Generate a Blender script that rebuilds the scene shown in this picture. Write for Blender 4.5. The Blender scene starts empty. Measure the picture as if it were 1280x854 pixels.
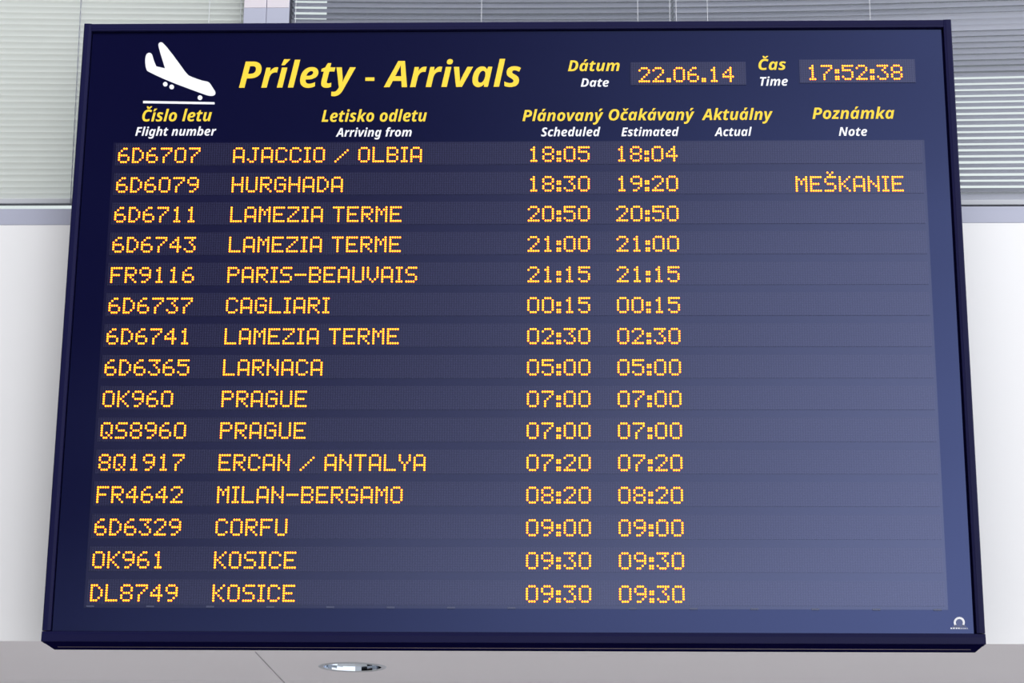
import bpy, bmesh, math, random
from mathutils import Vector, Matrix
from mathutils.geometry import tessellate_polygon

# ---------------------------------------------------------------- camera, world, light, exposure
C = bpy.context.scene.collection
SC = bpy.context.scene
ZB = 2.65                                   # height of the board's bottom edge above the hall floor
F = 2700.0                                  # focal length in pixels of a 1280 wide frame
CAM = Vector((0.19021, -6.83824, -1.04517)) # relative to the middle of the board's bottom edge
PITCH, YAW, ROLL = 0.290230, -0.028250, 0.007383

_f = Vector((math.sin(YAW)*math.cos(PITCH), math.cos(YAW)*math.cos(PITCH), math.sin(PITCH)))
_r = Vector((math.cos(YAW), -math.sin(YAW), 0))
_u = _r.cross(_f)
RT = math.cos(ROLL)*_r + math.sin(ROLL)*_u
UP = -math.sin(ROLL)*_r + math.cos(ROLL)*_u
FW = _f

cd = bpy.data.cameras.new('camera')
cd.sensor_width = 36.0
cd.lens = F/1280.0*36.0
cd.clip_start = 0.05
cam = bpy.data.objects.new('camera', cd)
C.objects.link(cam)
cam.matrix_world = Matrix(((RT.x, UP.x, -FW.x, CAM.x), (RT.y, UP.y, -FW.y, CAM.y),
                           (RT.z, UP.z, -FW.z, CAM.z + ZB), (0, 0, 0, 1)))
SC.camera = cam

SC.view_settings.view_transform = 'Standard'
SC.view_settings.look = 'None'
SC.view_settings.gamma = 1.0
SC.view_settings.use_curve_mapping = False
SC.view_settings.exposure = 0.0

def ray(px, py):
    return RT*((px-640)/F) + UP*(-(py-427)/F) + FW
def on_y(px, py, Y=0.0):                    # point of a vertical plane seen at a place in the photograph
    v = ray(px, py); t = (Y-CAM.y)/v.y
    return CAM + v*t
def on_z(px, py, Z):
    v = ray(px, py); t = (Z-CAM.z)/v.z
    return CAM + v*t

# world: the bright glazed end of the hall low on the right behind the viewer, dim roof above; open sky outside
w = bpy.data.worlds.new('hall_daylight')
SC.world = w
w.use_nodes = True
nt = w.node_tree
for n in list(nt.nodes): nt.nodes.remove(n)
def nd(t, tree, **k):
    n = tree.nodes.new(t)
    for a, b in k.items(): setattr(n, a, b)
    return n
def mth(tree, op, a, b=None, c=None, clamp=False):
    n = tree.nodes.new('ShaderNodeMath'); n.operation = op; n.use_clamp = clamp
    for i, v in enumerate((a, b, c)):
        if v is None: continue
        if isinstance(v, (int, float)): n.inputs[i].default_value = v
        else: tree.links.new(v, n.inputs[i])
    return n.outputs[0]
tc = nd('ShaderNodeTexCoord', nt)
sp = nd('ShaderNodeSeparateXYZ', nt)
nt.links.new(tc.outputs['Generated'], sp.inputs[0])
X, Y, Z = sp.outputs
# brightness grows towards the glazed end of the hall (low, to the right) and falls off under the dim roof
e = mth(nt, 'ADD', mth(nt, 'ADD', mth(nt, 'MULTIPLY', X, 5.0), mth(nt, 'MULTIPLY', Z, -4.2)), 1.87)
nz = nd('ShaderNodeTexNoise', nt)
nz.inputs['Scale'].default_value = 5.0
nz.inputs['Detail'].default_value = 2.0
mp = nd('ShaderNodeMapping', nt)
mp.inputs['Rotation'].default_value = (0, math.radians(28), 0)
mp.inputs['Scale'].default_value = (1.0, 1.0, 4.5)
nt.links.new(tc.outputs['Generated'], mp.inputs[0])
nt.links.new(mp.outputs[0], nz.inputs[0])
e = mth(nt, 'ADD', e, mth(nt, 'MULTIPLY', mth(nt, 'SUBTRACT', nz.outputs[0], 0.5), 0.7))
soft = mth(nt, 'MULTIPLY', mth(nt, 'LOGARITHM', mth(nt, 'ADD', mth(nt, 'EXPONENT', mth(nt, 'MULTIPLY', mth(nt, 'MINIMUM', e, 4.0), 4.0)), 1.0), math.e), 0.25)
hall = mth(nt, 'MINIMUM', soft, 2.0)
side = mth(nt, 'GREATER_THAN', Y, 0.0)
SKY = 0.92
val = mth(nt, 'ADD', mth(nt, 'MULTIPLY', hall, mth(nt, 'SUBTRACT', 1.0, side)), mth(nt, 'MULTIPLY', side, SKY))
bg = nd('ShaderNodeBackground', nt)
bg.inputs['Color'].default_value = (0.96, 0.985, 1.0, 1)
nt.links.new(val, bg.inputs['Strength'])
ow = nd('ShaderNodeOutputWorld', nt)
nt.links.new(bg.outputs[0], ow.inputs[0])

def area(name, loc, target, size, power, col):
    l = bpy.data.lights.new(name, 'AREA')
    l.shape = 'RECTANGLE'; l.size, l.size_y = size; l.energy = power; l.color = col
    o = bpy.data.objects.new(name, l)
    C.objects.link(o)
    o.location = loc
    o.rotation_euler = (Vector(target)-Vector(loc)).to_track_quat('-Z', 'Y').to_euler()
    return o
area('added_wall_fill', (-0.4, -7.0, ZB+10.5), (-0.2, 0.3, ZB+1.0), (8.0, 3.5), 900.0, (1.0, 0.985, 0.96))  # added fill light, out of view, to brighten the wall

# ---------------------------------------------------------------- materials
def srgb(r, g, b):
    def f(c):
        c /= 255.0
        return c/12.92 if c <= 0.04045 else ((c+0.055)/1.055)**2.4
    return (f(r), f(g), f(b), 1)
def mat(name, col, rough=0.5, metal=0.0, spec=0.5, noise=0.0, nscale=30.0):
    m = bpy.data.materials.new(name); m.use_nodes = True
    b = m.node_tree.nodes['Principled BSDF']
    b.inputs['Base Color'].default_value = col
    b.inputs['Roughness'].default_value = rough
    b.inputs['Metallic'].default_value = metal
    b.inputs['Specular IOR Level'].default_value = spec
    if noise:
        t = m.node_tree
        tx = nd('ShaderNodeTexCoord', t); no = nd('ShaderNodeTexNoise', t)
        no.inputs['Scale'].default_value = nscale; no.inputs['Detail'].default_value = 3
        t.links.new(tx.outputs['Object'], no.inputs[0])
        mx = nd('ShaderNodeMix', t, data_type='RGBA')
        mx.inputs['A'].default_value = [c*(1-noise) for c in col[:3]]+[1]
        mx.inputs['B'].default_value = [min(1, c*(1+noise)) for c in col[:3]]+[1]
        t.links.new(no.outputs[0], mx.inputs['Factor'])
        t.links.new(mx.outputs['Result'], b.inputs['Base Color'])
    return m
M = {}
def tint(m, level, col, ior=1.5):
    b = m.node_tree.nodes['Principled BSDF']
    b.inputs['Specular IOR Level'].default_value = level
    b.inputs['Specular Tint'].default_value = (*col, 1)
    b.inputs['IOR'].default_value = ior
M['panel'] = mat('navy_acrylic', srgb(13, 13, 49), 0.075, noise=0.04, nscale=6)
tint(M['panel'], 1.0, (0.30, 0.385, 0.85), 1.7)
M['window'] = mat('smoked_acrylic', srgb(26, 25, 58), 0.09, noise=0.12, nscale=14)
tint(M['window'], 1.0, (0.50, 0.58, 1.0), 1.70)
M['frame'] = mat('navy_powder_coat', srgb(22, 22, 60), 0.30, spec=0.11, noise=0.05, nscale=8)
M['case'] = mat('dark_navy_sheet', srgb(13, 12, 52), 0.8, spec=0.0, noise=0.05)
M['yellow'] = mat('yellow_vinyl', srgb(250, 208, 46), 0.4, noise=0.02)
M['white'] = mat('white_vinyl', srgb(240, 240, 246), 0.4, noise=0.02)
M['clip'] = mat('grey_latch', srgb(66, 68, 96), 0.3, noise=0.03)
tint(M['clip'], 1.0, (0.7, 0.78, 1.0), 1.5)
M['wall'] = mat('white_plaster', srgb(238, 238, 243), 0.6, noise=0.012, nscale=1.5)
M['soffit'] = mat('soffit_panel', srgb(240, 236, 243), 0.5, noise=0.012, nscale=3)
M['alu'] = mat('lavender_aluminium', srgb(176, 179, 200), 0.4, noise=0.015, nscale=4)
M['gasket'] = mat('dark_gasket', srgb(52, 52, 66), 0.6, noise=0.05)
M['mullionlit'] = mat('lit_mullion_tone', srgb(214, 207, 217), 0.5, noise=0.01)  # paler tone for the mullion above its shadow edge
M['floor'] = mat('hall_floor', srgb(205, 203, 200), 0.5, noise=0.05, nscale=2)
M['out'] = mat('grey_canopy', srgb(104, 104, 116), 0.7, noise=0.12, nscale=1.2)
M['chrome'] = mat('chrome', srgb(196, 204, 216), 0.08, metal=1.0)
M['bead'] = mat('grey_highlight_bead', srgb(120, 108, 122), 0.3, metal=0.7)  # tone of the highlight line on the board's underside
M['ring'] = mat('satin_ring', srgb(200, 202, 210), 0.3, metal=0.6)
M['lamp'] = mat('white_lamp_tube', srgb(248, 248, 245), 0.3)
M['rail'] = mat('grey_blind_rail', srgb(190, 193, 202), 0.5)
M['cord'] = mat('grey_cord', srgb(140, 142, 158), 0.7)
M['cordlight'] = mat('white_ladder_tape', srgb(220, 222, 230), 0.7)

def slat_mat(name, col, trans):
    m = mat(name, col, 0.45)
    t = m.node_tree
    b = t.nodes['Principled BSDF']
    tr = nd('ShaderNodeBsdfTranslucent', t); tr.inputs['Color'].default_value = col
    mx = nd('ShaderNodeMixShader', t); mx.inputs[0].default_value = trans
    t.links.new(b.outputs[0], mx.inputs[1]); t.links.new(tr.outputs[0], mx.inputs[2])
    t.links.new(mx.outputs[0], t.nodes['Material Output'].inputs['Surface'])
    return m
M['slat'] = slat_mat('white_slat', srgb(246, 247, 244), 0.56)
M['slatgrey'] = slat_mat('pale_grey_slat', srgb(205, 207, 219), 0.06)

def led_mat(name, col, strength):
    m = bpy.data.materials.new(name); m.use_nodes = True
    b = m.node_tree.nodes['Principled BSDF']
    b.inputs['Base Color'].default_value = (0.3, 0.05, 0.01, 1)
    b.inputs['Emission Color'].default_value = (*col, 1)
    b.inputs['Emission Strength'].default_value = strength
    return m
M['led'] = led_mat('lit_amber_led', (1.0, 0.185, 0.003), 9.0)
M['ledrim'] = led_mat('led_halo_rim', (1.0, 0.10, 0.0), 1.8)  # dim red emission paints the halo round a lit dot

m = bpy.data.materials.new('clear_glass'); m.use_nodes = True
t = m.node_tree
for n in list(t.nodes): t.nodes.remove(n)
o_ = nd('ShaderNodeOutputMaterial', t); a_ = nd('ShaderNodeBsdfTransparent', t); g_ = nd('ShaderNodeBsdfGlossy', t)
g_.inputs['Roughness'].default_value = 0.02
a_.inputs['Color'].default_value = (0.93, 0.97, 0.96, 1)
mx = nd('ShaderNodeMixShader', t); mx.inputs[0].default_value = 0.05
t.links.new(a_.outputs[0], mx.inputs[1]); t.links.new(g_.outputs[0], mx.inputs[2]); t.links.new(mx.outputs[0], o_.inputs[0])
M['glass'] = m

PITCHD = 0.00806                            # pitch of the LED grid
def matrix_mat():
    m = mat('unlit_led_matrix', srgb(34, 33, 66), 0.10)
    t = m.node_tree; b = t.nodes['Principled BSDF']
    tx = nd('ShaderNodeTexCoord', t); s = nd('ShaderNodeSeparateXYZ', t)
    t.links.new(tx.outputs['Object'], s.inputs[0])
    fx = mth(t, 'SUBTRACT', mth(t, 'FRACT', mth(t, 'ADD', mth(t, 'DIVIDE', s.outputs[0], PITCHD), 0.5)), 0.5)
    fz = mth(t, 'MULTIPLY', mth(t, 'SUBTRACT', mth(t, 'FRACT', mth(t, 'ADD', mth(t, 'DIVIDE', s.outputs[2], PITCHD), 0.5)), 0.5), 0.75)
    d = mth(t, 'SQRT', mth(t, 'ADD', mth(t, 'MULTIPLY', fx, fx), mth(t, 'MULTIPLY', fz, fz)))
    b.inputs['Specular IOR Level'].default_value = 1.0
    b.inputs['Specular Tint'].default_value = (0.48, 0.55, 0.95, 1)
    b.inputs['IOR'].default_value = 1.70
    k = mth(t, 'LESS_THAN', d, 0.34)
    mx = nd('ShaderNodeMix', t, data_type='RGBA')
    mx.inputs['A'].default_value = srgb(33, 31, 60)
    mx.inputs['B'].default_value = srgb(46, 46, 74)
    t.links.new(k, mx.inputs['Factor']); t.links.new(mx.outputs['Result'], b.inputs['Base Color'])
    return m
M['matrix'] = matrix_mat()

# ---------------------------------------------------------------- helpers
def box(bm, x0, x1, y0, y1, z0, z1, bev=0.0):
    r = bmesh.ops.create_cube(bm, size=1.0)
    vs = r['verts']
    for v in vs:
        v.co = Vector((x0+(v.co.x+.5)*(x1-x0), y0+(v.co.y+.5)*(y1-y0), z0+(v.co.z+.5)*(z1-z0)))
    if bev:
        es = list({e for v in vs for e in v.link_edges})
        bmesh.ops.bevel(bm, geom=es, offset=bev, segments=2, affect='EDGES', profile=0.5)
def obj(name, bm, material, parent=None, loc=None, smooth=False):
    me = bpy.data.meshes.new(name)
    bmesh.ops.recalc_face_normals(bm, faces=bm.faces)
    bm.to_mesh(me); bm.free()
    me.materials.append(material)
    if smooth:
        for p in me.polygons: p.use_smooth = True
    o = bpy.data.objects.new(name, me)
    C.objects.link(o)
    if parent is not None: o.parent = parent
    if loc is not None: o.location = loc
    elif parent is None: o.location = (0, 0, ZB)
    return o
def tag(o, label=None, cat=None, group=None, kind=None):
    for k, v in (('label', label), ('category', cat), ('group', group), ('kind', kind)):
        if v: o[k] = v
    return o
def empty(name, loc):
    o = bpy.data.objects.new(name, None); C.objects.link(o); o.location = loc
    o.empty_display_size = 0.1
    return o
def prism(bm, loop2d, fn, d0, d1):
    """extrude a closed 2D outline; fn(a, b, d) -> 3D"""
    n = len(loop2d)
    A = [bm.verts.new(fn(a, b_, d0)) for a, b_ in loop2d]
    B = [bm.verts.new(fn(a, b_, d1)) for a, b_ in loop2d]
    for i in range(n):
        j = (i+1) % n
        bm.faces.new((A[i], A[j], B[j], B[i]))
    for tri in tessellate_polygon([[Vector((a, b_, 0)) for a, b_ in loop2d]]):
        bm.faces.new([A[i] for i in tri]); bm.faces.new([B[i] for i in tri])
def plate(bm, loops, y0, y1):
    """flat plate in the x-z plane from outlines with holes"""
    fl = [p for l in loops for p in l]
    tris = tessellate_polygon([[Vector((a, b_, 0)) for a, b_ in l] for l in loops])
    fr = [bm.verts.new((a, y0, b_)) for a, b_ in fl]
    bk = [bm.verts.new((a, y1, b_)) for a, b_ in fl]
    for tr in tris:
        try:
            bm.faces.new([fr[i] for i in tr]); bm.faces.new([bk[i] for i in tr])
        except ValueError: pass
    s = 0
    for l in loops:
        n = len(l)
        for i in range(n):
            j = (i+1) % n
            try: bm.faces.new((fr[s+i], fr[s+j], bk[s+j], bk[s+i]))
            except ValueError: pass
        s += n
def tube(bm, pts, r, seg=8):
    rings = []
    for i, p in enumerate(pts):
        p = Vector(p)
        d = (Vector(pts[min(i+1, len(pts)-1)])-Vector(pts[max(i-1, 0)])).normalized()
        a = d.orthogonal().normalized(); b_ = d.cross(a)
        rings.append([bm.verts.new(p+a*r*math.cos(2*math.pi*k/seg)+b_*r*math.sin(2*math.pi*k/seg)) for k in range(seg)])
    for A, B in zip(rings, rings[1:]):
        for k in range(seg):
            bm.faces.new((A[k], A[(k+1) % seg], B[(k+1) % seg], B[k]))
    bm.faces.new(rings[0]); bm.faces.new(rings[-1])
def lathe(bm, prof, cx, cy, seg=48):
    rings = [[bm.verts.new((cx+r*math.cos(2*math.pi*k/seg), cy+r*math.sin(2*math.pi*k/seg), z)) for k in range(seg)] for r, z in prof]
    for A, B in zip(rings, rings[1:]):
        for k in range(seg):
            bm.faces.new((A[k], A[(k+1) % seg], B[(k+1) % seg], B[k]))
    return rings

# ---------------------------------------------------------------- the setting
YW = 0.30                                   # room face of the wall behind the board
ZS = 0.0463                                 # underside of the soffit
S1, S0 = 1.579, 1.518                       # window bottom rail
WX0, WX1, WTOP = -3.4, 3.4, 2.85
MX0, MXC, MX1 = -0.9944, -0.9115, -0.8282   # mullion
def struct(name, bm, m_, **k):
    return tag(obj(name, bm, m_, **k), kind='structure')

bm = bmesh.new(); box(bm, -9, 9, -14, 6.2, -ZB-0.1, -ZB); struct('floor', bm, M['floor'])
bm = bmesh.new()
box(bm, -4.2, 4.2, YW, YW+0.22, ZS+0.0004, S0)          # spandrel
box(bm, -4.2, WX0, YW, YW+0.22, S0, 5.0)
box(bm, WX1, 4.2, YW, YW+0.22, S0, 5.0)
box(bm, WX0, WX1, YW, YW+0.22, WTOP, 5.0)
struct('wall_back', bm, M['wall'])

# soffit: panels with open joints, one of them pierced by the downlight
jx = on_z(335, 831, ZS).x                   # joint running away from the viewer
jy = on_z(640, 852.3, ZS).y                 # joint running across
dl = on_z(440.5, 833.8, ZS)
dlr = (on_z(479.5, 833.8, ZS)-on_z(401.5, 833.8, ZS)).length/2
G = 0.006
bm = bmesh.new()
xs = [(-4.2, jx-3.0-G), (jx-3.0, jx-G), (jx, jx+3.0-G), (jx+3.0, 4.2)]
ys = [(YW+0.0015, jy-0.003), (jy+0.003, jy+1.6), (jy+1.606, jy+3.6)]
for i, (x0, x1) in enumerate(xs):
    for j, (y0, y1) in enumerate(ys):
        if x0 < dl.x < x1 and y0 < dl.y < y1:
            hole = [(dl.x+dlr*math.cos(2*math.pi*k/48), dl.y+dlr*math.sin(2*math.pi*k/48)) for k in range(48)]
            loops = [[(x0, y0), (x1, y0), (x1, y1), (x0, y1)], hole]
            bt = bmesh.new(); plate(bt, loops, 0, 0.012)
            for v in bt.verts: v.co = Vector((v.co.x, v.co.z, ZS+v.co.y))
            tmp = bpy.data.meshes.new('t'); bt.to_mesh(tmp); bt.free(); bm.from_mesh(tmp); bpy.data.meshes.remove(tmp)
        else:
            box(bm, x0, x1, y0, y1, ZS, ZS+0.012)
struct('ceiling', bm, M['soffit'])
bm = bmesh.new(); box(bm, -4.2, 4.2, YW+0.02, jy+3.6, ZS+0.16, ZS+0.18); struct('trim_4', bm, M['gasket'])
bm = bmesh.new(); box(bm, -4.2, 4.2, jy+3.6, jy+3.75, -ZB, ZS+0.18); struct('wall_rear', bm, M['wall'])

# windows: frame with a dark gasket line and a pane
def window(name, x0, x1):
    jw = MXC-MX0
    root = empty(name, (0, 0, ZB)); tag(root, kind='structure')
    b_ = bmesh.new()
    box(b_, x0, x1, YW-0.002, YW+0.15, S0, S1, 0.002)
    box(b_, x0, x1, YW, YW+0.15, WTOP-0.06, WTOP)
    box(b_, x0, x0+jw-0.0008, YW-0.001, YW+0.15, S1, WTOP-0.06, 0.0015)
    box(b_, x1-jw+0.0008, x1, YW-0.001, YW+0.15, S1, WTOP-0.06, 0.0015)
    obj('window_frame', b_, M['alu'], root)
    b_ = bmesh.new()
    for a, c in ((x0+jw-0.0008, x0+jw+0.0015), (x1-jw-0.0015, x1-jw+0.0008)):
        box(b_, a, c, YW+0.012, YW+0.10, S1, WTOP-0.06)
    box(b_, x0+jw, x1-jw, YW+0.012, YW+0.14, S1, S1+0.004)
    obj('gasket', b_, M['gasket'], root)
    b_ = bmesh.new(); box(b_, x0+jw, x1-jw, YW+0.105, YW+0.111, S1, WTOP-0.06)
    obj('glass_pane', b_, M['glass'], root)
window('window_1', WX0, MXC-0.0006)
window('window_2', MXC+0.0006, WX1)
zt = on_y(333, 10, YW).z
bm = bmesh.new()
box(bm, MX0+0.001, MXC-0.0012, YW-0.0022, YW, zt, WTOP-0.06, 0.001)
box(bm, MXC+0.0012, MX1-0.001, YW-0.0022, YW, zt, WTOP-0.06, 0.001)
struct('mullion_lit_part', bm, M['mullionlit'])  # thin paler plates paint the lit part of the mullion above the shadow

# dark canopy of the building across the road, seen between the half open slats
cy = 9.0
p0 = on_y(408, 30, cy); p1 = on_y(800, 76, cy)
bm = bmesh.new()
box(bm, p0.x, 11.0, cy, cy+0.30, p1.z, p1.z+4.2)
for k in range(5): box(bm, p0.x+0.1, 11.0, cy-0.10, cy, p1.z+0.25+0.55*k, p1.z+0.33+0.55*k)
for x in (p0.x+0.5, p0.x+6.0): box(bm, x, x+0.2, cy+0.35, cy+0.55, -ZB, p1.z+0.5)
struct('exterior_canopy', bm, M['out'])
bm = bmesh.new(); box(bm, p0.x, 11.0, cy, cy+0.3, -ZB, on_y(1240, 237.5, cy).z); struct('exterior_parapet', bm, M['out'])

# ---------------------------------------------------------------- venetian blinds
PS = 0.02285
def slat_strip(bm, x0, x1, z, tilt, y=YW+0.045, wd=0.025, bow=None, camber=0.0028, nx=14):
    """tilt in degrees: positive = room edge raised"""
    c, s = math.cos(math.radians(tilt)), math.sin(math.radians(tilt))
    prev = None
    for i in range(nx+1):
        x = x0+(x1-x0)*i/nx
        dz = bow(x, z) if bow else 0
        row = []
        for k in range(7):
            q = k/6*2-1                     # -1 room edge .. +1 glass edge
            h = camber*(1-q*q)
            yy = q*wd/2; row.append((x, y+yy*c+h*s, z+dz-yy*s+h*c))
        lo = [bm.verts.new(Vector(p)) for p in row]
        if prev:
            for k in range(6): bm.faces.new((prev[k], lo[k], lo[k+1], prev[k+1]))
        prev = lo
def rail(bm, x0, x1, z0, z1, y0, y1): box(bm, x0, x1, y0, y1, z0, z1, 0.003)

def blind(x0, x1, zs, bottom, bow, ladders, smat, label, side):
    root = empty('venetian_blind', ((x0+x1)/2, YW+0.045, ZB+bottom))
    tag(root, label, 'blind', 'venetian blinds in the windows')
    off = Vector((-(x0+x1)/2, -(YW+0.045), -bottom))
    def add(name, bm_, m_, smooth=False):
        bmesh.ops.translate(bm_, verts=bm_.verts, vec=off)
        return obj(name, bm_, m_, root, smooth=smooth)
    b_ = bmesh.new()
    for z, tl in zs: slat_strip(b_, x0, x1, z, tl, bow=bow)
    add('slats', b_, smat, smooth=True)
    b_ = bmesh.new(); rail(b_, x0, x1, bottom, bottom+0.020, YW+0.033, YW+0.057); add('bottom_rail', b_, M['rail'])
    b_ = bmesh.new(); rail(b_, x0, x1, WTOP-0.10, WTOP-0.062, YW+0.03, YW+0.06); add('head_rail', b_, smat)
    for lx in ladders:
        b_ = bmesh.new(); tube(b_, [(lx, YW+0.0315, bottom+0.01), (lx, YW+0.0315, WTOP-0.08)], 0.0011, 6)
        add('ladder_cord', b_, M['cordlight'])
    return root, add
random.seed(4)
YB = YW+0.045
def X_at(px, y=5): return on_y(px, y, YW+0.0315).x
bL = on_y(40, 256, YB).z; bR = on_y(1240, 257.5, YB).z
k_ = lambda z: max(0, min(1.3, (z-1.60)/0.8))
bowL = lambda x, z: k_(z)*0.5*0.0115*(x-0.16)**2*1.0
bowR = lambda x, z: k_(z)*0.5*0.0200*(x-0.16)**2
# left window
zs = []
z = bL+0.030
while z < WTOP-0.11:
    zs.append((z+random.uniform(-.0004, .0004), 62+random.uniform(-1.5, 1.5))); z += PS
r, add = blind(WX0+0.09, MX0-0.0028, zs, bL, bowL, [X_at(262), X_at(302.5)-0.004, -2.6], M['slat'],
               'closed white venetian blind behind the board corner that carries the plane pictogram', 'L')
b_ = bmesh.new()
A = on_y(101.5, 0, YW+0.024); B = on_y(88, 255, YW+0.024)
D = A+(A-B)*0.45
for ph in (0, math.pi):
    pts = []
    for i in range(91):
        t_ = i/90; p = D.lerp(B, t_)
        pts.append((p.x+0.0016*math.cos(ph+t_*60), p.y+0.0016*math.sin(ph+t_*60), p.z))
    tube(b_, pts, 0.0011, 6)
add('pull_cord', b_, M['cord'])

# right window: two blinds that meet in front of its middle
def right_slats(dt):
    out = []
    z = bR+0.0585
    z42, z25, z77 = on_y(1220, 41, YB).z, on_y(1220, 26, YB).z, on_y(1220, 77, YB).z
    out += [(bR+0.0320, 44)]
    while z < WTOP-0.11:
        if z < z77: tl = 12
        elif z < z42: tl = 17+dt
        elif z < z25: tl = 34+dt
        else: tl = 15+dt
        out.append((z+random.uniform(-.0006, .0006), tl+random.uniform(-1.5, 1.5))); z += PS*0.985
    return out
mid = X_at(841)
blind(MX1+0.0028, mid-0.004, right_slats(-8), bR, bowR, [X_at(370), X_at(602), X_at(797), X_at(837)], M['slatgrey'],
      'half open grey blind above the board title, between the mullion and the next blind', 'R')
blind(mid+0.004, WX1-0.09, right_slats(0), bR, bowR, [X_at(845), X_at(884), X_at(1087), 2.6], M['slatgrey'],
      'half open grey blind behind the board corner that carries the clock', 'R')

# ---------------------------------------------------------------- downlight in the soffit
root = empty('downlight', (dl.x, dl.y, ZB+ZS))
tag(root, 'round chrome recessed downlight in the pale soffit below the board', 'downlight')
bm = bmesh.new()
lathe(bm, [(dlr*0.93, 0.03), (dlr*0.93, -0.001), (dlr*0.96, -0.0035), (dlr*1.05, -0.003), (dlr*1.09, -0.0005), (dlr*1.09, 0.0)], 0, 0, 64)
obj('trim_ring', bm, M['ring'], root, smooth=True)
bm = bmesh.new()
prof = [(dlr*0.925, 0.0)]+[(dlr*(0.925-0.5*(t_/8)**1.6), 0.125*t_/8) for t_ in range(1, 9)]
rings = lathe(bm, prof, 0, 0, 28)
bm.faces.new(rings[-1])
obj('reflector', bm, M['chrome'], root)
for s in (-1, 1):
    bm = bmesh.new()
    pts = [(s*0.022, -0.03, 0.118), (s*0.022, -0.03, 0.05), (s*0.022, -0.02, 0.04), (s*0.022, 0.02, 0.04), (s*0.022, 0.03, 0.05), (s*0.022, 0.03, 0.118)]
    tube(bm, pts, 0.009, 10); obj('lamp_tube', bm, M['lamp'], root, smooth=True)

# ---------------------------------------------------------------- the arrivals board
W, H = 3.0, 2.15339
YP = 0.012                                  # front of the navy panel, behind the frame's lip
def up(x, z, Yd):                           # shift a point read off the frame plane back to depth Yd along its sight line
    s = (Yd-CAM.y)/(-CAM.y)
    return CAM.x+(x-CAM.x)*s, CAM.z+(z-CAM.z)*s
board = empty('arrivals_board', (0, 0, ZB))
tag(board, 'large navy airport arrivals board with amber LED rows, hung before the white wall', 'arrivals board')

# frame profile: u inward from the outer edge, y depth
prof = [(0.0, 0.05), (0.0, 0.004), (0.0015, 0.001), (0.004, 0.0), (0.0185, 0.0), (0.0192, 0.0005), (0.0266, 0.0016), (0.0272, 0.0024), (0.0272, 0.05)]
SEAM = 0.035; g = 0.0004
bm = bmesh.new(); prism(bm, prof, lambda u, y, d: (-W/2+u, y, d), SEAM+g, H); obj('frame_stile', bm, M['frame'], board)
bm = bmesh.new(); prism(bm, prof, lambda u, y, d: (W/2-u, y, d), SEAM+g, H); obj('frame_stile', bm, M['frame'], board)
bm = bmesh.new(); prism(bm, prof, lambda u, y, d: (d, y, H-u), -W/2+0.0272+g, W/2-0.0272-g); obj('frame_rail', bm, M['frame'], board)
profb = [(0.0001, 0.05), (0.0001, 0.0012), (0.0004, 0.0004), (0.0012, 0.0), (0.022, 0.0), (0.0226, 0.0005), (0.0322, 0.0020), (0.0328, 0.0028), (0.0328, 0.05)]
bm = bmesh.new(); prism(bm, profb, lambda u, y, d: (d, y, u), -W/2, W/2); obj('frame_rail', bm, M['frame'], board)
# casing with rolled lower edge
cp = [(0.0025, -0.001), (0.172, -0.001), (0.18, 0.005), (0.18, H-0.004), (0.05, H-0.004), (0.05, 0.0), (0.0025, 0.0)]
bm = bmesh.new(); prism(bm, cp, lambda y, z, d: (d, y, z), -W/2+0.004, W/2-0.004); obj('casing', bm, M['case'], board)
bm = bmesh.new(); tube(bm, [(-W/2+0.03, 0.105, -0.0010), (W/2-0.03, 0.105, -0.0010)], 0.0019, 8); obj('highlight_bead', bm, M['bead'], board, smooth=True)  # added bead imitates the highlight line along the underside
bm = bmesh.new(); box(bm, -W/2+0.028, W/2-0.028, 0.022, 0.05, 0.033, H-0.028); obj('backing_sheet', bm, M['case'], board)
for x in (-0.9, 0.9):
    bm = bmesh.new(); box(bm, x-0.05, x+0.05, 0.18, YW, 0.5, 1.4, 0.004); obj('wall_bracket', bm, M['case'], board)

x0, z1 = -W/2+0.0305, H-0.0318
bm = bmesh.new(); box(bm, x0, W/2-0.0335, YP, 0.022, 0.0345, z1, 0.0008); obj('face_panel', bm, M['panel'], board)
# smoked window over the flight rows
a = up(-1.3695, 0.1085, YP); b2 = up(1.3865, 1.7085, YP)
bm = bmesh.new(); box(bm, a[0], b2[0], YP-0.0008, YP+0.001, a[1], b2[1]); obj('display_window', bm, M['window'], board)

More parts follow.
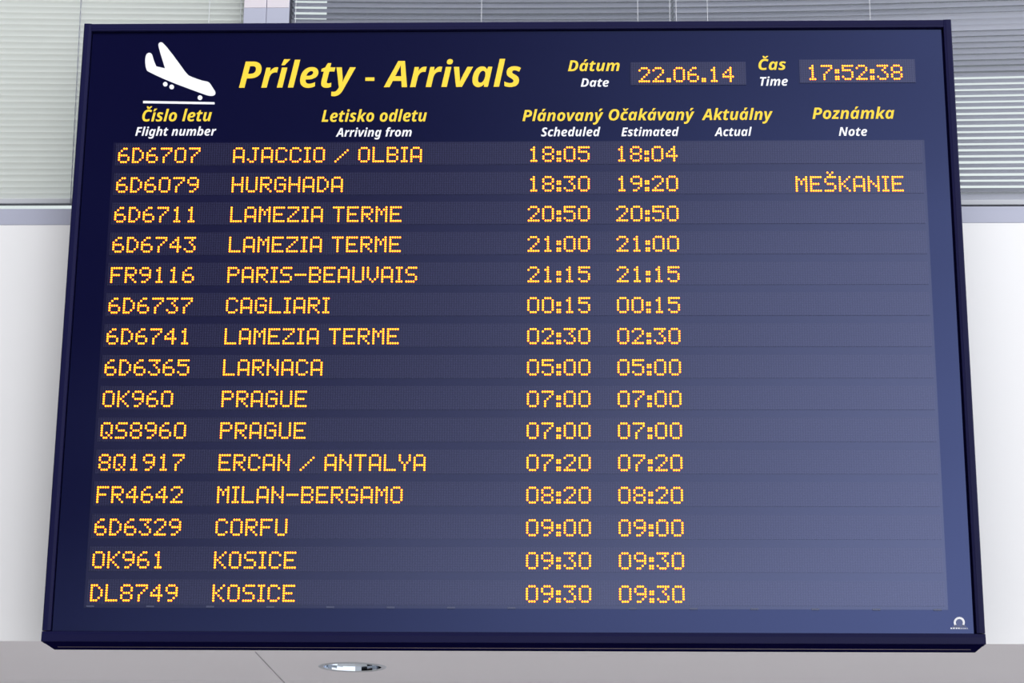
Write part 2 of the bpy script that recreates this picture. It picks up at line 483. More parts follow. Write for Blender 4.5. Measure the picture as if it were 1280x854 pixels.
GL = {
'A': ["01110", "10001", "10001", "10001", "11111", "10001", "10001"], 'B': ["11110", "10001", "10001", "11110", "10001", "10001", "11110"],
'C': ["01110", "10001", "10000", "10000", "10000", "10001", "01110"], 'D': ["11100", "10010", "10001", "10001", "10001", "10010", "11100"],
'E': ["11111", "10000", "10000", "11110", "10000", "10000", "11111"], 'F': ["11111", "10000", "10000", "11110", "10000", "10000", "10000"],
'G': ["01110", "10001", "10000", "10111", "10001", "10001", "01110"], 'H': ["10001", "10001", "10001", "11111", "10001", "10001", "10001"],
'I': ["111", "010", "010", "010", "010", "010", "111"], 'J': ["00111", "00010", "00010", "00010", "00010", "10010", "01100"],
'K': ["10001", "10010", "10100", "11000", "10100", "10010", "10001"], 'L': ["10000"]*6+["11111"],
'M': ["10001", "11011", "10101", "10101", "10001", "10001", "10001"], 'N': ["10001", "10001", "11001", "10101", "10011", "10001", "10001"],
'O': ["01110", "10001", "10001", "10001", "10001", "10001", "01110"], 'P': ["11110", "10001", "10001", "11110", "10000", "10000", "10000"],
'Q': ["01110", "10001", "10001", "10001", "10101", "10010", "01101"], 'R': ["11110", "10001", "10001", "11110", "10100", "10010", "10001"],
'S': ["01111", "10000", "10000", "01110", "00001", "00001", "11110"], 'T': ["11111"]+["00100"]*6,
'U': ["10001"]*6+["01110"], 'V': ["10001"]*5+["01010", "00100"], 'Y': ["10001", "10001", "10001", "01010", "00100", "00100", "00100"],
'Z': ["11111", "00001", "00010", "00100", "01000", "10000", "11111"], '-': ["00000"]*3+["11111"]+["00000"]*3,
'/': ["000000", "000001", "000010", "000100", "001000", "010000", "100000"], ' ': ["00"]*7,
':': ["00", "00", "11", "11", "00", "11", "11"], '.': ["00", "00", "00", "00", "00", "11", "11"],
'0': ["01110", "10001", "10001", "10001", "10001", "10001", "01110"], '1': ["00100", "01100", "00100", "00100", "00100", "00100", "01110"],
'2': ["01110", "10001", "00001", "00010", "00100", "01000", "11111"], '3': ["11111", "00010", "00100", "00010", "00001", "10001", "01110"],
'4': ["00010", "00110", "01010", "10010", "11111", "00010", "00010"], '5': ["11111", "10000", "11110", "00001", "00001", "10001", "01110"],
'6': ["00110", "01000", "10000", "11110", "10001", "10001", "01110"], '7': ["11111", "00001", "00010", "00100", "01000", "01000", "01000"],
'8': ["01110", "10001", "10001", "01110", "10001", "10001", "01110"], '9': ["01110", "10001", "10001", "01111", "00001", "00010", "01100"],
}
GL['Š'] = GL['S']
YS = YP-0.0022                              # front of the LED strips
def led_dots(text, cx, cz, ph=PITCHD, pv=0.0081):
    """dots of a line of text; (cx, cz) = first column, middle row, on the frame plane"""
    pts = []; col = 0
    for ch in text:
        g_ = GL[ch]
        rows = [(r, l) for r, l in enumerate(g_)]
        if ch == 'Š': rows += [(-2, "01010"), (-1, "00100")]
        for r, l in rows:
            for c_, v in enumerate(l):
                if v == '1': pts.append(up(cx+(col+c_)*ph, cz+(3-r)*pv, YS))
        col += len(g_[0])+1
    return pts
def led_text(name, text, cx, cz, parent, ph=PITCHD):
    bm_ = bmesh.new()
    R, hh, n = 0.0039, 0.0016, 8
    for x, z in led_dots(text, cx, cz, ph):
        A = [bm_.verts.new((x+R*math.cos(2*math.pi*k/n), YS, z+R*math.sin(2*math.pi*k/n))) for k in range(n)]
        B = [bm_.verts.new((x+R*.78*math.cos(2*math.pi*k/n), YS-hh, z+R*.78*math.sin(2*math.pi*k/n))) for k in range(n)]
        for k in range(n): bm_.faces.new((A[k], A[(k+1) % n], B[(k+1) % n], B[k])).material_index = 1
        bm_.faces.new(B)
    xs_ = [v.co.x for v in bm_.verts]; zs_ = [v.co.z for v in bm_.verts]
    nf = len(bm_.faces)
    box(bm_, min(xs_), max(xs_), YS+0.0006, YS+0.0014, min(zs_), max(zs_))    # the circuit board that carries the dots, inside the strip
    bm_.faces.ensure_lookup_table()
    for f_ in bm_.faces[nf:]: f_.material_index = 2
    o = obj(name, bm_, M['led'], parent)
    o.data.materials.append(M['ledrim']); o.data.materials.append(M['case'])    # redder emission at the lens side stands in for the halo
    return o
FLIGHTS = [("6D6707", "AJACCIO / OLBIA", "18:05", "18:04", ""), ("6D6079", "HURGHADA", "18:30", "19:20", "MEŠKANIE"),
 ("6D6711", "LAMEZIA TERME", "20:50", "20:50", ""), ("6D6743", "LAMEZIA TERME", "21:00", "21:00", ""),
 ("FR9116", "PARIS-BEAUVAIS", "21:15", "21:15", ""), ("6D6737", "CAGLIARI", "00:15", "00:15", ""),
 ("6D6741", "LAMEZIA TERME", "02:30", "02:30", ""), ("6D6365", "LARNACA", "05:00", "05:00", ""),
 ("OK960", "PRAGUE", "07:00", "07:00", ""), ("QS8960", "PRAGUE", "07:00", "07:00", ""),
 ("8Q1917", "ERCAN / ANTALYA", "07:20", "07:20", ""), ("FR4642", "MILAN-BERGAMO", "08:20", "08:20", ""),
 ("6D6329", "CORFU", "09:00", "09:00", ""), ("OK961", "KOSICE", "09:30", "09:30", ""), ("DL8749", "KOSICE", "09:30", "09:30", "")]
def strip(name, xa, za, xb, zb):
    a_, b_2 = up(xa, za, YS), up(xb, zb, YS)
    bm_ = bmesh.new(); box(bm_, a_[0], b_2[0], YS, YP+0.001, a_[1], b_2[1])
    return obj(name, bm_, M['matrix'], board)
for i, (fl, city, sch, est, note) in enumerate(FLIGHTS):
    zc = 1.6610-0.10747*i
    row = strip('display_row', -1.3605, zc-0.0362, 1.3775, zc+0.0440)
    row['label'] = 'LED row reading ' + ' '.join(t_ for t_ in (fl, city, sch, est, note) if t_)
    led_text('flight_number_text', fl, -1.3475, zc, row)
    led_text('origin_text', city, -0.9540, zc, row)
    led_text('scheduled_time_text', sch, 0.0505, zc, row)
    led_text('estimated_time_text', est, 0.3480, zc, row)
    if note: led_text('note_text', note, 0.9516, zc-0.003, row)
d = strip('date_display', 0.3966, 1.9135, 0.7910, 1.9985); d['label'] = 'LED window showing the date 22.06.14'
led_text('date_text', '22.06.14', 0.4275, 1.9512, d, 0.00797)
d = strip('time_display', 0.9740, 1.9195, 1.3680, 2.0055); d['label'] = 'LED window showing the time 17:52:38'
led_text('time_text', '17:52:38', 1.0025, 1.9570, d, 0.00795)
for k in range(15):                         # small latches under the last row
    x, z = up(-1.3490+0.1930*k, 0.1130-0.0003*k, YP)
    bm = bmesh.new(); box(bm, x-0.0125, x+0.0125, YP-0.003, YP, z-0.0028, z+0.0028); obj('latch', bm, M['clip'], board)

# ---------------------------------------------------------------- lettering on the panel
FONT = {"-":[323,[[[283,267],[40,267],[40,174],[283,174]]]],
"A":[628,[[[-60,0],[314,714],[496,714],[568,0],[423,0],[411,170],[180,170],[96,0]],[[241,297],[404,297],[391,481],[387,540],[386,601],[384,601],[362,548],[335,490]]]],
"C":[612,[[[322,-10],[261,-5],[208,9],[163,33],[126,66],[97,107],[77,155],[64,209],[60,270],[61,302],[64,333],[68,365],[75,398],[83,429],[93,461],[105,491],[119,521],[134,549],[152,576],[171,602],[193,626],[217,648],[242,667],[270,684],[301,699],[333,710],[367,718],[404,723],[442,725],[485,724],[524,719],[558,713],[589,703],[621,690],[652,674],[594,552],[571,565],[548,576],[524,586],[498,593],[471,598],[442,599],[404,596],[369,586],[339,569],[311,547],[287,521],[267,491],[250,458],[236,423],[226,387],[218,350],[214,314],[212,278],[214,240],[220,207],[231,180],[246,157],[272,135],[308,121],[352,117],[379,118],[407,122],[435,128],[517,155],[517,28],[437,3],[402,-4],[364,-9]]]],
"D":[677,[[[26,0],[177,714],[370,714],[432,710],[486,697],[534,675],[574,645],[605,606],[628,560],[641,506],[646,444],[643,379],[634,318],[620,261],[600,209],[574,162],[542,120],[506,85],[464,55],[416,31],[364,14],[308,3],[246,0]],[[201,125],[253,125],[292,128],[328,136],[360,149],[388,169],[413,192],[434,219],[452,249],[467,283],[478,319],[487,357],[491,396],[493,436],[491,473],[484,505],[472,531],[457,553],[429,573],[396,586],[356,590],[300,590]]]],
"E":[542,[[[26,0],[177,714],[576,714],[550,590],[300,590],[267,433],[500,433],[473,309],[240,309],[201,125],[451,125],[425,0]]]],
"F":[531,[[[26,0],[177,714],[574,714],[548,590],[300,590],[261,406],[492,406],[465,282],[234,282],[175,0]]]],
"L":[518,[[[26,0],[177,714],[326,714],[201,125],[451,125],[425,0]]]],
"N":[755,[[[26,0],[177,714],[351,714],[517,188],[521,188],[530,242],[542,312],[554,376],[626,714],[760,714],[609,0],[442,0],[268,540],[263,540],[259,512],[252,458],[242,394],[231,336],[160,0]]]],
"O":[730,[[[325,-10],[264,-5],[211,9],[165,32],[128,65],[98,105],[77,151],[64,204],[60,262],[61,304],[66,346],[73,387],[83,428],[95,468],[111,506],[130,543],[152,577],[176,609],[204,637],[235,663],[270,685],[307,702],[347,715],[391,722],[438,725],[499,720],[552,707],[597,684],[634,652],[662,613],[683,567],[695,516],[699,458],[698,415],[694,372],[687,329],[677,288],[665,247],[649,208],[631,171],[610,137],[585,105],[558,76],[527,51],[494,30],[457,12],[416,0],[372,-8]],[[336,117],[374,122],[409,135],[442,159],[465,181],[485,209],[503,240],[519,276],[531,316],[540,359],[545,405],[547,454],[544,495],[533,530],[516,560],[493,581],[463,595],[426,599],[396,596],[368,587],[341,573],[315,553],[293,528],[273,499],[255,466],[240,430],[228,392],[221,361],[216,329],[213,296],[212,262],[216,218],[227,182],[245,154],[270,133],[300,121]]]],
"P":[610,[[[26,0],[177,714],[376,714],[417,712],[454,708],[487,699],[516,688],[547,668],[573,644],[592,615],[605,582],[612,546],[615,506],[612,465],[605,428],[592,395],[574,365],[552,339],[526,316],[496,297],[463,282],[427,269],[388,261],[347,256],[304,254],[228,254],[175,0]],[[255,378],[316,378],[358,382],[394,393],[424,411],[447,436],[460,466],[465,502],[459,541],[441,568],[412,585],[370,590],[300,590]]]],
"S":[530,[[[194,-10],[159,-9],[126,-5],[96,2],[67,11],[42,22],[20,34],[20,168],[49,153],[78,140],[107,129],[136,121],[165,117],[195,115],[226,117],[254,123],[278,134],[296,149],[307,169],[311,193],[308,218],[301,240],[288,258],[270,274],[249,291],[225,309],[205,324],[186,340],[167,358],[149,377],[134,398],[121,422],[111,447],[105,476],[103,507],[106,548],[116,585],[133,620],[156,650],[184,675],[219,696],[247,708],[279,717],[312,722],[348,724],[384,723],[419,719],[451,712],[482,703],[512,691],[542,676],[489,562],[452,578],[416,589],[381,596],[348,598],[323,596],[301,588],[282,576],[268,560],[259,541],[256,518],[259,494],[266,474],[279,458],[296,442],[318,425],[344,407],[372,387],[396,366],[416,344],[433,321],[449,288],[459,251],[462,211],[460,175],[453,143],[441,113],[426,87],[406,64],[383,44],[357,28],[329,14],[297,3],[265,-4],[230,-9]]]],
"T":[531,[[[130,0],[254,588],[82,588],[109,714],[602,714],[575,588],[403,588],[279,0]]]],
"a":[594,[[[198,-10],[172,-8],[148,-1],[124,10],[101,25],[82,46],[66,73],[54,105],[46,143],[44,188],[45,221],[48,255],[54,287],[62,320],[72,352],[84,382],[97,411],[113,439],[137,472],[163,500],[193,524],[225,542],[260,552],[297,556],[330,554],[358,546],[382,534],[402,518],[418,498],[432,476],[436,476],[464,546],[577,546],[461,0],[351,0],[358,71],[354,71],[334,49],[312,29],[288,13],[261,0],[231,-8]],[[256,109],[276,112],[294,120],[312,133],[329,151],[343,171],[357,195],[368,221],[376,247],[383,275],[387,300],[389,327],[390,357],[388,379],[382,398],[372,415],[358,427],[342,435],[322,437],[304,435],[288,427],[272,416],[257,400],[243,381],[231,359],[220,335],[211,309],[203,281],[197,252],[194,224],[193,195],[200,147],[221,119]]]],
"b":[595,[[[298,-10],[266,-8],[237,0],[214,12],[193,28],[177,48],[163,70],[159,70],[131,0],[18,0],[179,760],[326,760],[296,619],[285,573],[270,520],[255,473],[259,473],[277,494],[296,513],[316,531],[339,545],[366,553],[397,556],[423,554],[448,547],[472,537],[494,521],[513,500],[529,474],[541,441],[549,403],[551,358],[550,325],[547,292],[541,259],[533,226],[523,194],[511,164],[498,135],[482,108],[459,74],[432,46],[403,22],[370,4],[335,-6]],[[273,109],[291,111],[307,119],[324,131],[339,146],[352,165],[365,187],[375,211],[385,237],[392,265],[398,294],[401,322],[402,351],[395,399],[374,427],[338,437],[315,434],[295,425],[277,411],[261,392],[248,370],[236,346],[226,319],[218,292],[213,265],[208,239],[206,216],[205,195],[207,171],[213,150],[224,133],[237,119],[254,112]]]],
"c":[483,[[[247,-10],[211,-8],[177,-1],[145,11],[116,27],[91,48],[71,75],[56,107],[47,146],[44,191],[45,227],[49,263],[55,297],[63,331],[74,362],[86,392],[102,421],[119,447],[139,471],[160,493],[184,511],[210,527],[238,540],[268,549],[299,554],[333,556],[365,555],[394,552],[421,547],[446,540],[470,531],[493,521],[448,409],[397,429],[379,433],[360,436],[339,437],[310,433],[283,422],[260,403],[240,377],[223,348],[210,315],[201,278],[195,241],[193,203],[195,175],[203,151],[215,133],[232,120],[252,112],[277,109],[301,110],[324,114],[346,121],[411,149],[411,29],[388,18],[363,8],[338,1],[310,-5],[280,-9]]]],
"d":[594,[[[198,-10],[172,-8],[148,-1],[124,10],[101,25],[82,46],[66,73],[54,105],[46,144],[44,189],[45,222],[48,255],[54,288],[62,321],[72,352],[84,383],[97,412],[113,439],[137,472],[163,500],[193,524],[225,542],[260,552],[297,556],[327,553],[353,546],[374,533],[392,516],[407,497],[421,476],[425,476],[427,498],[431,541],[438,585],[475,760],[622,760],[461,0],[349,0],[358,71],[354,71],[334,49],[312,29],[288,13],[262,0],[232,-8]],[[260,109],[282,112],[302,121],[320,136],[335,155],[348,177],[360,202],[369,228],[377,255],[383,282],[387,307],[389,330],[390,351],[388,375],[382,396],[372,414],[358,427],[342,434],[322,437],[304,435],[288,427],[272,416],[257,400],[243,381],[231,359],[220,335],[211,309],[203,281],[197,252],[194,224],[193,195],[200,147],[223,119]]]],
"e":[557,[[[260,-10],[214,-7],[173,3],[136,20],[104,43],[78,72],[59,108],[48,151],[44,201],[45,235],[49,269],[55,301],[64,334],[74,364],[88,394],[103,421],[122,447],[142,471],[165,492],[190,510],[217,527],[247,539],[279,549],[313,554],[349,556],[392,553],[429,546],[461,532],[487,514],[512,483],[527,448],[532,407],[527,366],[513,330],[488,297],[455,269],[411,246],[357,230],[292,220],[218,217],[193,217],[192,207],[192,197],[195,170],[203,146],[218,127],[237,113],[261,104],[289,101],[317,102],[343,105],[367,111],[392,119],[419,130],[450,143],[450,32],[421,19],[392,9],[363,1],[332,-5],[298,-9]],[[209,316],[231,316],[271,318],[304,323],[332,331],[354,343],[374,361],[387,382],[391,404],[385,430],[368,445],[340,450],[322,448],[304,442],[286,433],[269,420],[253,405],[239,386],[226,365],[216,342]]]],
"f":[373,[[[-22,-240],[-54,-239],[-82,-235],[-107,-228],[-107,-110],[-87,-116],[-69,-119],[-51,-120],[-32,-118],[-14,-111],[2,-100],[15,-84],[25,-63],[33,-37],[133,434],[53,434],[68,505],[157,546],[166,587],[179,633],[195,671],[214,702],[238,726],[264,743],[295,755],[329,763],[367,765],[389,764],[410,762],[430,759],[482,741],[443,632],[414,643],[378,647],[361,645],[346,638],[333,628],[323,613],[315,596],[310,576],[304,546],[411,546],[387,434],[280,434],[175,-59],[167,-91],[156,-122],[142,-150],[125,-176],[104,-197],[80,-216],[51,-229],[17,-237]]]],
"g":[594,[[[191,-240],[153,-239],[119,-236],[90,-231],[64,-223],[38,-215],[13,-205],[13,-77],[39,-89],[66,-100],[94,-108],[122,-114],[152,-118],[183,-119],[215,-116],[243,-109],[267,-96],[286,-77],[301,-52],[312,-22],[316,-7],[331,43],[340,73],[336,73],[318,51],[298,32],[276,15],[251,1],[223,-7],[191,-10],[166,-8],[141,-1],[119,11],[98,28],[80,49],[65,76],[53,107],[46,145],[44,188],[45,221],[48,255],[54,287],[62,320],[72,352],[84,382],[97,411],[113,439],[136,472],[163,500],[192,524],[224,542],[258,552],[294,556],[327,554],[355,546],[378,535],[397,518],[415,499],[432,476],[436,476],[464,546],[577,546],[458,-13],[448,-54],[435,-90],[420,-121],[403,-149],[376,-178],[346,-202],[312,-219],[285,-228],[255,-235],[224,-239]],[[262,109],[282,112],[300,119],[317,133],[331,150],[345,170],[357,193],[367,218],[375,245],[382,272],[386,299],[389,326],[390,351],[388,375],[382,396],[372,414],[359,427],[342,434],[323,437],[305,435],[288,427],[272,416],[257,400],[243,381],[231,359],[220,335],[211,309],[203,281],[197,252],[194,224],[193,195],[195,169],[201,147],[212,131],[225,119],[242,111]]]],
"h":[604,[[[18,0],[179,760],[326,760],[298,628],[282,564],[266,506],[255,473],[259,473],[280,497],[302,517],[326,534],[352,546],[381,554],[412,556],[455,551],[491,537],[518,514],[537,482],[549,444],[553,399],[552,373],[548,344],[542,311],[477,0],[330,0],[397,319],[401,341],[404,360],[405,377],[399,410],[381,430],[352,437],[331,434],[311,424],[292,409],[275,387],[259,362],[246,332],[233,299],[222,264],[213,226],[165,0]]]],
"i":[297,[[[231,614],[211,616],[194,620],[179,628],[167,639],[159,654],[157,674],[160,700],[167,721],[181,738],[198,750],[220,758],[246,760],[265,759],[282,754],[297,747],[309,736],[317,721],[319,701],[317,677],[309,656],[298,638],[281,625],[258,617]],[[18,0],[134,546],[281,546],[165,0]]]],
"k":[568,[[[18,0],[179,760],[326,760],[254,421],[239,364],[224,314],[228,314],[449,546],[617,546],[374,300],[513,0],[349,0],[260,205],[201,170],[165,0]]]],
"l":[297,[[[18,0],[179,760],[326,760],[165,0]]]],
"m":[905,[[[18,0],[134,546],[246,546],[236,445],[240,445],[262,476],[287,502],[314,525],[343,542],[376,553],[412,556],[447,553],[476,543],[499,527],[517,504],[531,477],[540,445],[544,445],[566,476],[591,502],[618,525],[648,542],[682,553],[718,556],[760,551],[794,537],[820,514],[839,482],[850,444],[854,399],[853,373],[849,344],[843,311],[778,0],[631,0],[698,319],[702,341],[705,360],[706,377],[701,410],[685,430],[658,437],[637,434],[617,425],[598,409],[581,388],[565,363],[551,334],[539,301],[528,265],[519,227],[472,0],[325,0],[392,319],[396,341],[399,360],[400,377],[395,410],[379,430],[352,437],[331,434],[311,424],[292,409],[275,387],[259,362],[246,332],[233,299],[222,264],[213,226],[165,0]]]],
"n":[604,[[[18,0],[134,546],[246,546],[236,445],[240,445],[262,476],[287,502],[314,525],[343,542],[376,553],[412,556],[455,551],[491,537],[518,514],[537,482],[549,444],[553,399],[552,373],[548,344],[542,311],[477,0],[330,0],[397,319],[401,341],[404,360],[405,377],[399,410],[381,430],[352,437],[331,434],[311,424],[292,409],[275,387],[259,362],[246,332],[233,299],[222,264],[213,226],[165,0]]]],
"o":[585,[[[253,-10],[214,-7],[178,1],[145,16],[115,35],[91,59],[71,88],[56,121],[47,159],[44,200],[45,236],[49,270],[54,304],[62,337],[72,368],[85,397],[99,425],[116,451],[142,481],[172,507],[207,528],[235,540],[266,549],[299,554],[334,556],[379,552],[419,542],[455,524],[485,499],[509,468],[527,431],[538,388],[541,340],[540,306],[537,273],[531,240],[524,208],[514,177],[502,149],[488,121],[472,96],[446,66],[416,40],[382,19],[353,6],[322,-3],[289,-8]],[[265,110],[291,114],[314,125],[335,143],[352,167],[367,196],[378,229],[386,264],[391,301],[393,340],[391,366],[386,389],[378,409],[365,424],[346,433],[323,436],[302,434],[283,426],[265,414],[249,397],[236,378],[224,355],[214,330],[206,305],[200,278],[196,251],[193,225],[192,200],[200,150],[224,120]]]],
"r":[421,[[[18,0],[134,546],[246,546],[236,445],[241,445],[264,477],[289,504],[316,527],[345,543],[377,553],[411,556],[437,555],[458,551],[426,409],[405,415],[377,417],[342,412],[309,398],[279,374],[258,349],[241,319],[228,284],[217,244],[165,0]]]],
"s":[473,[[[175,-10],[142,-9],[111,-7],[84,-3],[59,4],[34,12],[11,22],[11,143],[36,130],[61,119],[87,111],[113,104],[140,100],[167,99],[189,101],[210,105],[229,114],[244,125],[253,140],[256,158],[254,171],[249,183],[240,194],[226,206],[204,221],[174,238],[143,258],[116,278],[96,299],[80,322],[71,350],[68,382],[71,422],[82,457],[99,487],[124,512],[154,531],[189,545],[230,553],[276,556],[307,555],[337,551],[367,546],[396,537],[425,525],[453,510],[405,405],[385,416],[365,425],[344,434],[322,441],[300,445],[279,446],[264,445],[249,441],[236,435],[225,426],[219,414],[217,400],[219,388],[224,377],[233,367],[246,356],[266,344],[291,330],[322,312],[350,292],[373,271],[391,245],[401,215],[405,180],[401,136],[389,98],[370,65],[343,38],[309,17],[269,2],[225,-7]]]],
"t":[410,[[[200,-10],[160,-7],[126,2],[97,18],[75,41],[62,74],[58,116],[64,171],[120,434],[46,434],[60,506],[156,547],[220,662],[315,662],[291,546],[429,546],[405,434],[267,434],[211,171],[208,145],[209,134],[213,124],[220,118],[229,113],[239,110],[251,109],[290,114],[330,126],[330,16],[314,9],[295,3],[274,-3],[251,-7],[226,-9]]]],
"u":[604,[[[193,-10],[150,-5],[115,9],[89,33],[69,64],[58,102],[54,147],[57,194],[66,251],[128,546],[275,546],[208,227],[204,205],[201,186],[200,169],[206,136],[224,116],[253,109],[275,112],[295,122],[314,138],[330,159],[346,184],[360,214],[372,247],[383,282],[392,320],[440,546],[587,546],[471,0],[359,0],[369,101],[364,101],[342,70],[318,44],[292,21],[262,4],[229,-7]]]],
"v":[512,[[[117,0],[50,546],[194,546],[216,260],[219,208],[219,147],[224,147],[245,205],[267,256],[412,546],[570,546],[275,0]]]],
"y":[519,[[[3,-240],[-40,-238],[-69,-231],[-69,-114],[-43,-118],[-12,-120],[17,-117],[43,-108],[65,-93],[84,-73],[101,-50],[117,-24],[130,0],[50,546],[194,546],[221,293],[226,219],[227,150],[231,150],[252,209],[284,283],[411,546],[571,546],[239,-78],[216,-117],[191,-150],[164,-178],[136,-201],[105,-218],[73,-230],[39,-238]]]],
"z":[455,[[[-23,0],[-6,88],[275,432],[81,432],[106,546],[472,546],[451,448],[175,114],[389,114],[365,0]]]],
" ":[278,[]]}
def clip0(l):                               # keep the part of an outline above the baseline
    out = []
    for i, p in enumerate(l):
        q = l[(i+1) % len(l)]
        if p[1] >= 0: out.append(p)
        if (p[1] >= 0) != (q[1] >= 0):
            t_ = -p[1]/(q[1]-p[1]); out.append([p[0]+(q[0]-p[0])*t_, 0])
    return out
def glyph(ch):
    base = {'í': 'i', 'á': 'a', 'ý': 'y', 'č': 'c', 'Č': 'C'}.get(ch, ch)
    adv, loops = FONT[base]
    loops = [l for l in loops]
    if base == 'f': loops = [clip0(l) for l in loops]
    if ch == 'í': loops = [l for l in loops if max(p[1] for p in l) < 600]; c0 = 190
    elif ch in 'áý': c0 = 375 if ch == 'á' else 365
    if ch in 'íáý': loops.append([[c0-75, 610], [c0+10, 610], [c0+165, 775], [c0-5, 775]])
    if ch == 'č': c0, y0 = 335, 612
    if ch == 'Č': c0, y0 = 445, 770
    if ch in 'čČ': loops.append([[c0-85, y0], [c0+65, y0], [c0+205, y0+150], [c0+92, y0+150], [c0+10, y0+75], [c0-40, y0+150], [c0-145, y0+150]])
    return adv, loops
def inside(p, l):
    r_ = False
    for i in range(len(l)):
        (x1, y1), (x2, y2) = l[i], l[i-1]
        if (y1 > p[1]) != (y2 > p[1]) and p[0] < (x2-x1)*(p[1]-y1)/(y2-y1)+x1: r_ = not r_
    return r_
YT = YP-0.0009
def lettering(name, text, px0, px1, pyb, pyt, m_, parent):
    """text whose ink spans px0..px1, baseline pyb and capitals' top pyt in the photograph, laid on the panel"""
    pyl, pyr = pyb if isinstance(pyb, tuple) else (pyb, pyb)
    A = on_y(px0, pyl, YT); B = on_y(px1, pyr, YT); T = on_y((px0+px1)/2, pyt, YT)
    zb_ = (A.z+B.z)/2
    penx = 0; items = []
    for ch in text:
        adv, loops = glyph(ch); items.append((penx, loops)); penx += adv
    allx = [p[0]+x for x, ls in items for l in ls for p in l]
    mn, mxx = min(allx), max(allx)
    sx = (B.x-A.x)/(mxx-mn); sz = (T.z-zb_)/714.0
    bm_ = bmesh.new()
    for x, ls in items:
        P = [[(A.x+(p[0]+x-mn)*sx, zb_+p[1]*sz) for p in l] for l in ls]
        outer = [l for l in P if not any(o is not l and inside(l[0], o) for o in P)]
        for o in outer:
            holes = [l for l in P if l is not o and l not in outer and inside(l[0], o)]
            plate(bm_, [o]+holes, YT, YP+0.0004)
    return obj(name, bm_, m_, parent)
lettering('title_text', 'Prílety - Arrivals', 298.7, 651, 109, 76.3, M['yellow'], board)
HEAD = [('Číslo letu', 177.5, 264.3, 151.6, 137, 'Flight number', 169, 270, 169.6, 158.8),
        ('Letisko odletu', 401.9, 533.4, 152.0, 137.4, 'Arriving from', 419.7, 514.5, 170.7, 160.0),
        ('Dátum', 710, 774.6, 88.8, 75.4, 'Date', 726, 761.2, 108.3, 98.0),
        ('Čas', 948.3, 982.6, 87.3, 73.8, 'Time', 950.2, 984.9, 107.1, 96.2),
        ('Plánovaný', 653, 754.3, 151.2, 137.3, 'Scheduled', 676.4, 750.5, 170.3, 159.4),
        ('Očakávaný', 761, 868.2, 150.3, 136.4, 'Estimated', 776.7, 848.8, 170.1, 159.4),
        ('Aktuálny', 877.4, 966.2, 149.9, 135.9, 'Actual', 893.2, 940, 170.0, 159.3),
        ('Poznámka', 1015.6, 1118.3, 148.5, 134.4, 'Note', 1048.6, 1084.2, 169.8, 159.0)]
for h in HEAD:
    lettering('heading_text', *h[:5], M['yellow'], board)
    lettering('subheading_text', *h[5:], M['white'], board)

# landing aeroplane pictogram
def pt(u, v):
    p = on_y(140+u/6.1, 40+v/6.1, YT); return (p.x, p.z)
plane = [(258, 270), (253, 235), (253, 205), (258, 180), (267, 165), (281, 158), (297, 161), (307, 175), (322, 225), (338, 262), (372, 270), (404, 277),
         (385, 215), (368, 160), (356, 115), (353, 98), (358, 84), (370, 78), (383, 80), (402, 98), (425, 124), (470, 182), (520, 250), (556, 300), (582, 330),
         (610, 343), (650, 358), (690, 371), (722, 377), (738, 383), (750, 396), (768, 424), (785, 450), (789, 465), (785, 478), (772, 486), (750, 488), (722, 482),
         (690, 471), (600, 438), (480, 393), (400, 360), (330, 328), (282, 304), (266, 294)]
pict = bpy.data.objects.new('landing_plane_pictogram', None); C.objects.link(pict); pict.parent = board
bm = bmesh.new(); plate(bm, [[pt(*q) for q in plane]], YT, YP+0.0004); obj('plane_silhouette', bm, M['white'], pict)
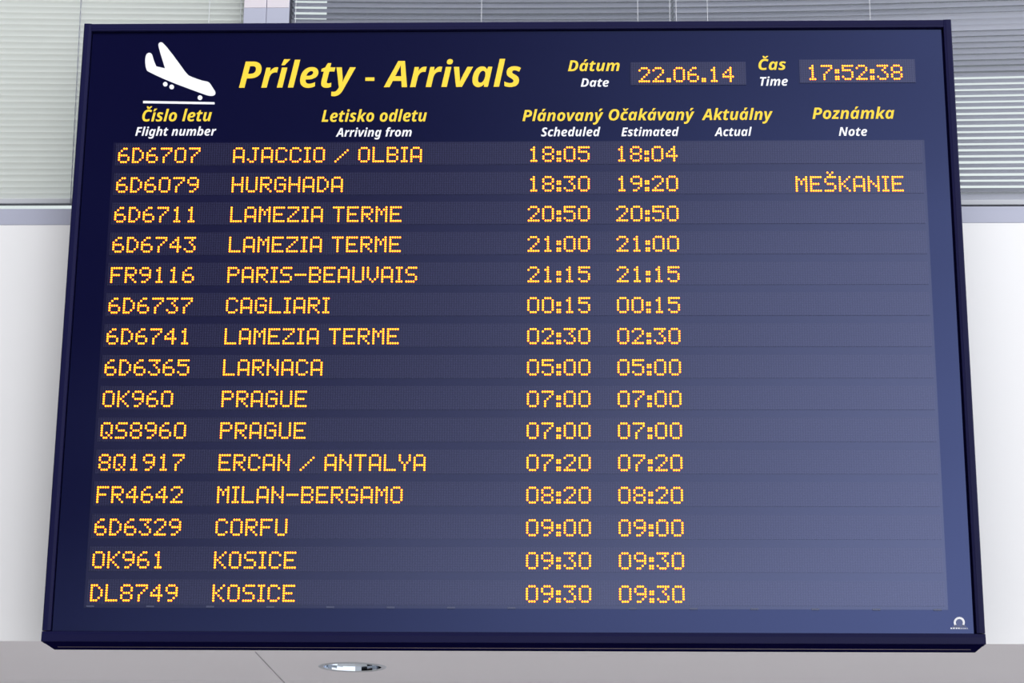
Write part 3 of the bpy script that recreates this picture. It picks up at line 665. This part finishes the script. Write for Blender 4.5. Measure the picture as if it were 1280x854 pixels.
for u, v, r_ in ((406, 398, 17.5), (455, 419, 18), (671, 501, 18)):
    bm = bmesh.new(); plate(bm, [[pt(u+r_*math.cos(k*math.pi/12), v+r_*math.sin(k*math.pi/12)) for k in range(24)]], YT, YP+0.0004)
    obj('wheel_disc', bm, M['white'], pict)
bm = bmesh.new(); plate(bm, [[pt(237, 525), pt(782, 535), pt(782, 552), pt(237, 543)]], YT, YP+0.0004); obj('runway_line', bm, M['white'], pict)

# maker's emblem in the lower right corner: a ring over a low peak with a line of tiny marks
def ep(u, v):
    p = on_y(1160+u/10.675, 750+v/10.675, YT); return (p.x, p.z)
emb = bpy.data.objects.new('maker_emblem', None); C.objects.link(emb); emb.parent = board
bm = bmesh.new(); plate(bm, [[ep(295, 397), ep(352, 330), ep(340, 300), ep(350, 255), ep(380, 230), ep(418, 222), ep(458, 230), ep(486, 258), ep(496, 300), ep(486, 330), ep(552, 397)]], YT+0.0003, YP+0.0004)
obj('emblem_ground', bm, M['window'], emb)
out_ = []; in_ = []
for k in range(25):
    a_ = math.radians(-35+250*k/24)
    out_.append(ep(418+74*math.cos(a_), 303-74*math.sin(a_))); in_.append(ep(418+47*math.cos(a_), 303-47*math.sin(a_)))
bm = bmesh.new(); plate(bm, [out_+in_[::-1]], YT, YP+0.0004); obj('emblem_ring', bm, M['white'], emb)
bm = bmesh.new()
plate(bm, [[ep(322, 366), ep(368, 330), ep(392, 352), ep(418, 358), ep(444, 352), ep(466, 330), ep(512, 366), ep(470, 360), ep(418, 372), ep(366, 360)]], YT, YP+0.0004)
obj('emblem_peak', bm, M['clip'], emb)
bm = bmesh.new()
for u0, wd in ((300, 22), (335, 22), (370, 20), (402, 20)):
    plate(bm, [[ep(u0, 388), ep(u0, 370), ep(u0+wd*.4, 370), ep(u0+wd*.5, 378), ep(u0+wd*.6, 370), ep(u0+wd, 370), ep(u0+wd, 388)]], YT-0.0002, YP+0.0004)
for u0 in (436, 456, 476, 496, 520):
    plate(bm, [[ep(u0, 388), ep(u0, 376), ep(u0+8, 376), ep(u0+8, 388)]], YT-0.0002, YP+0.0004)
obj('emblem_lettering', bm, M['white'], emb)
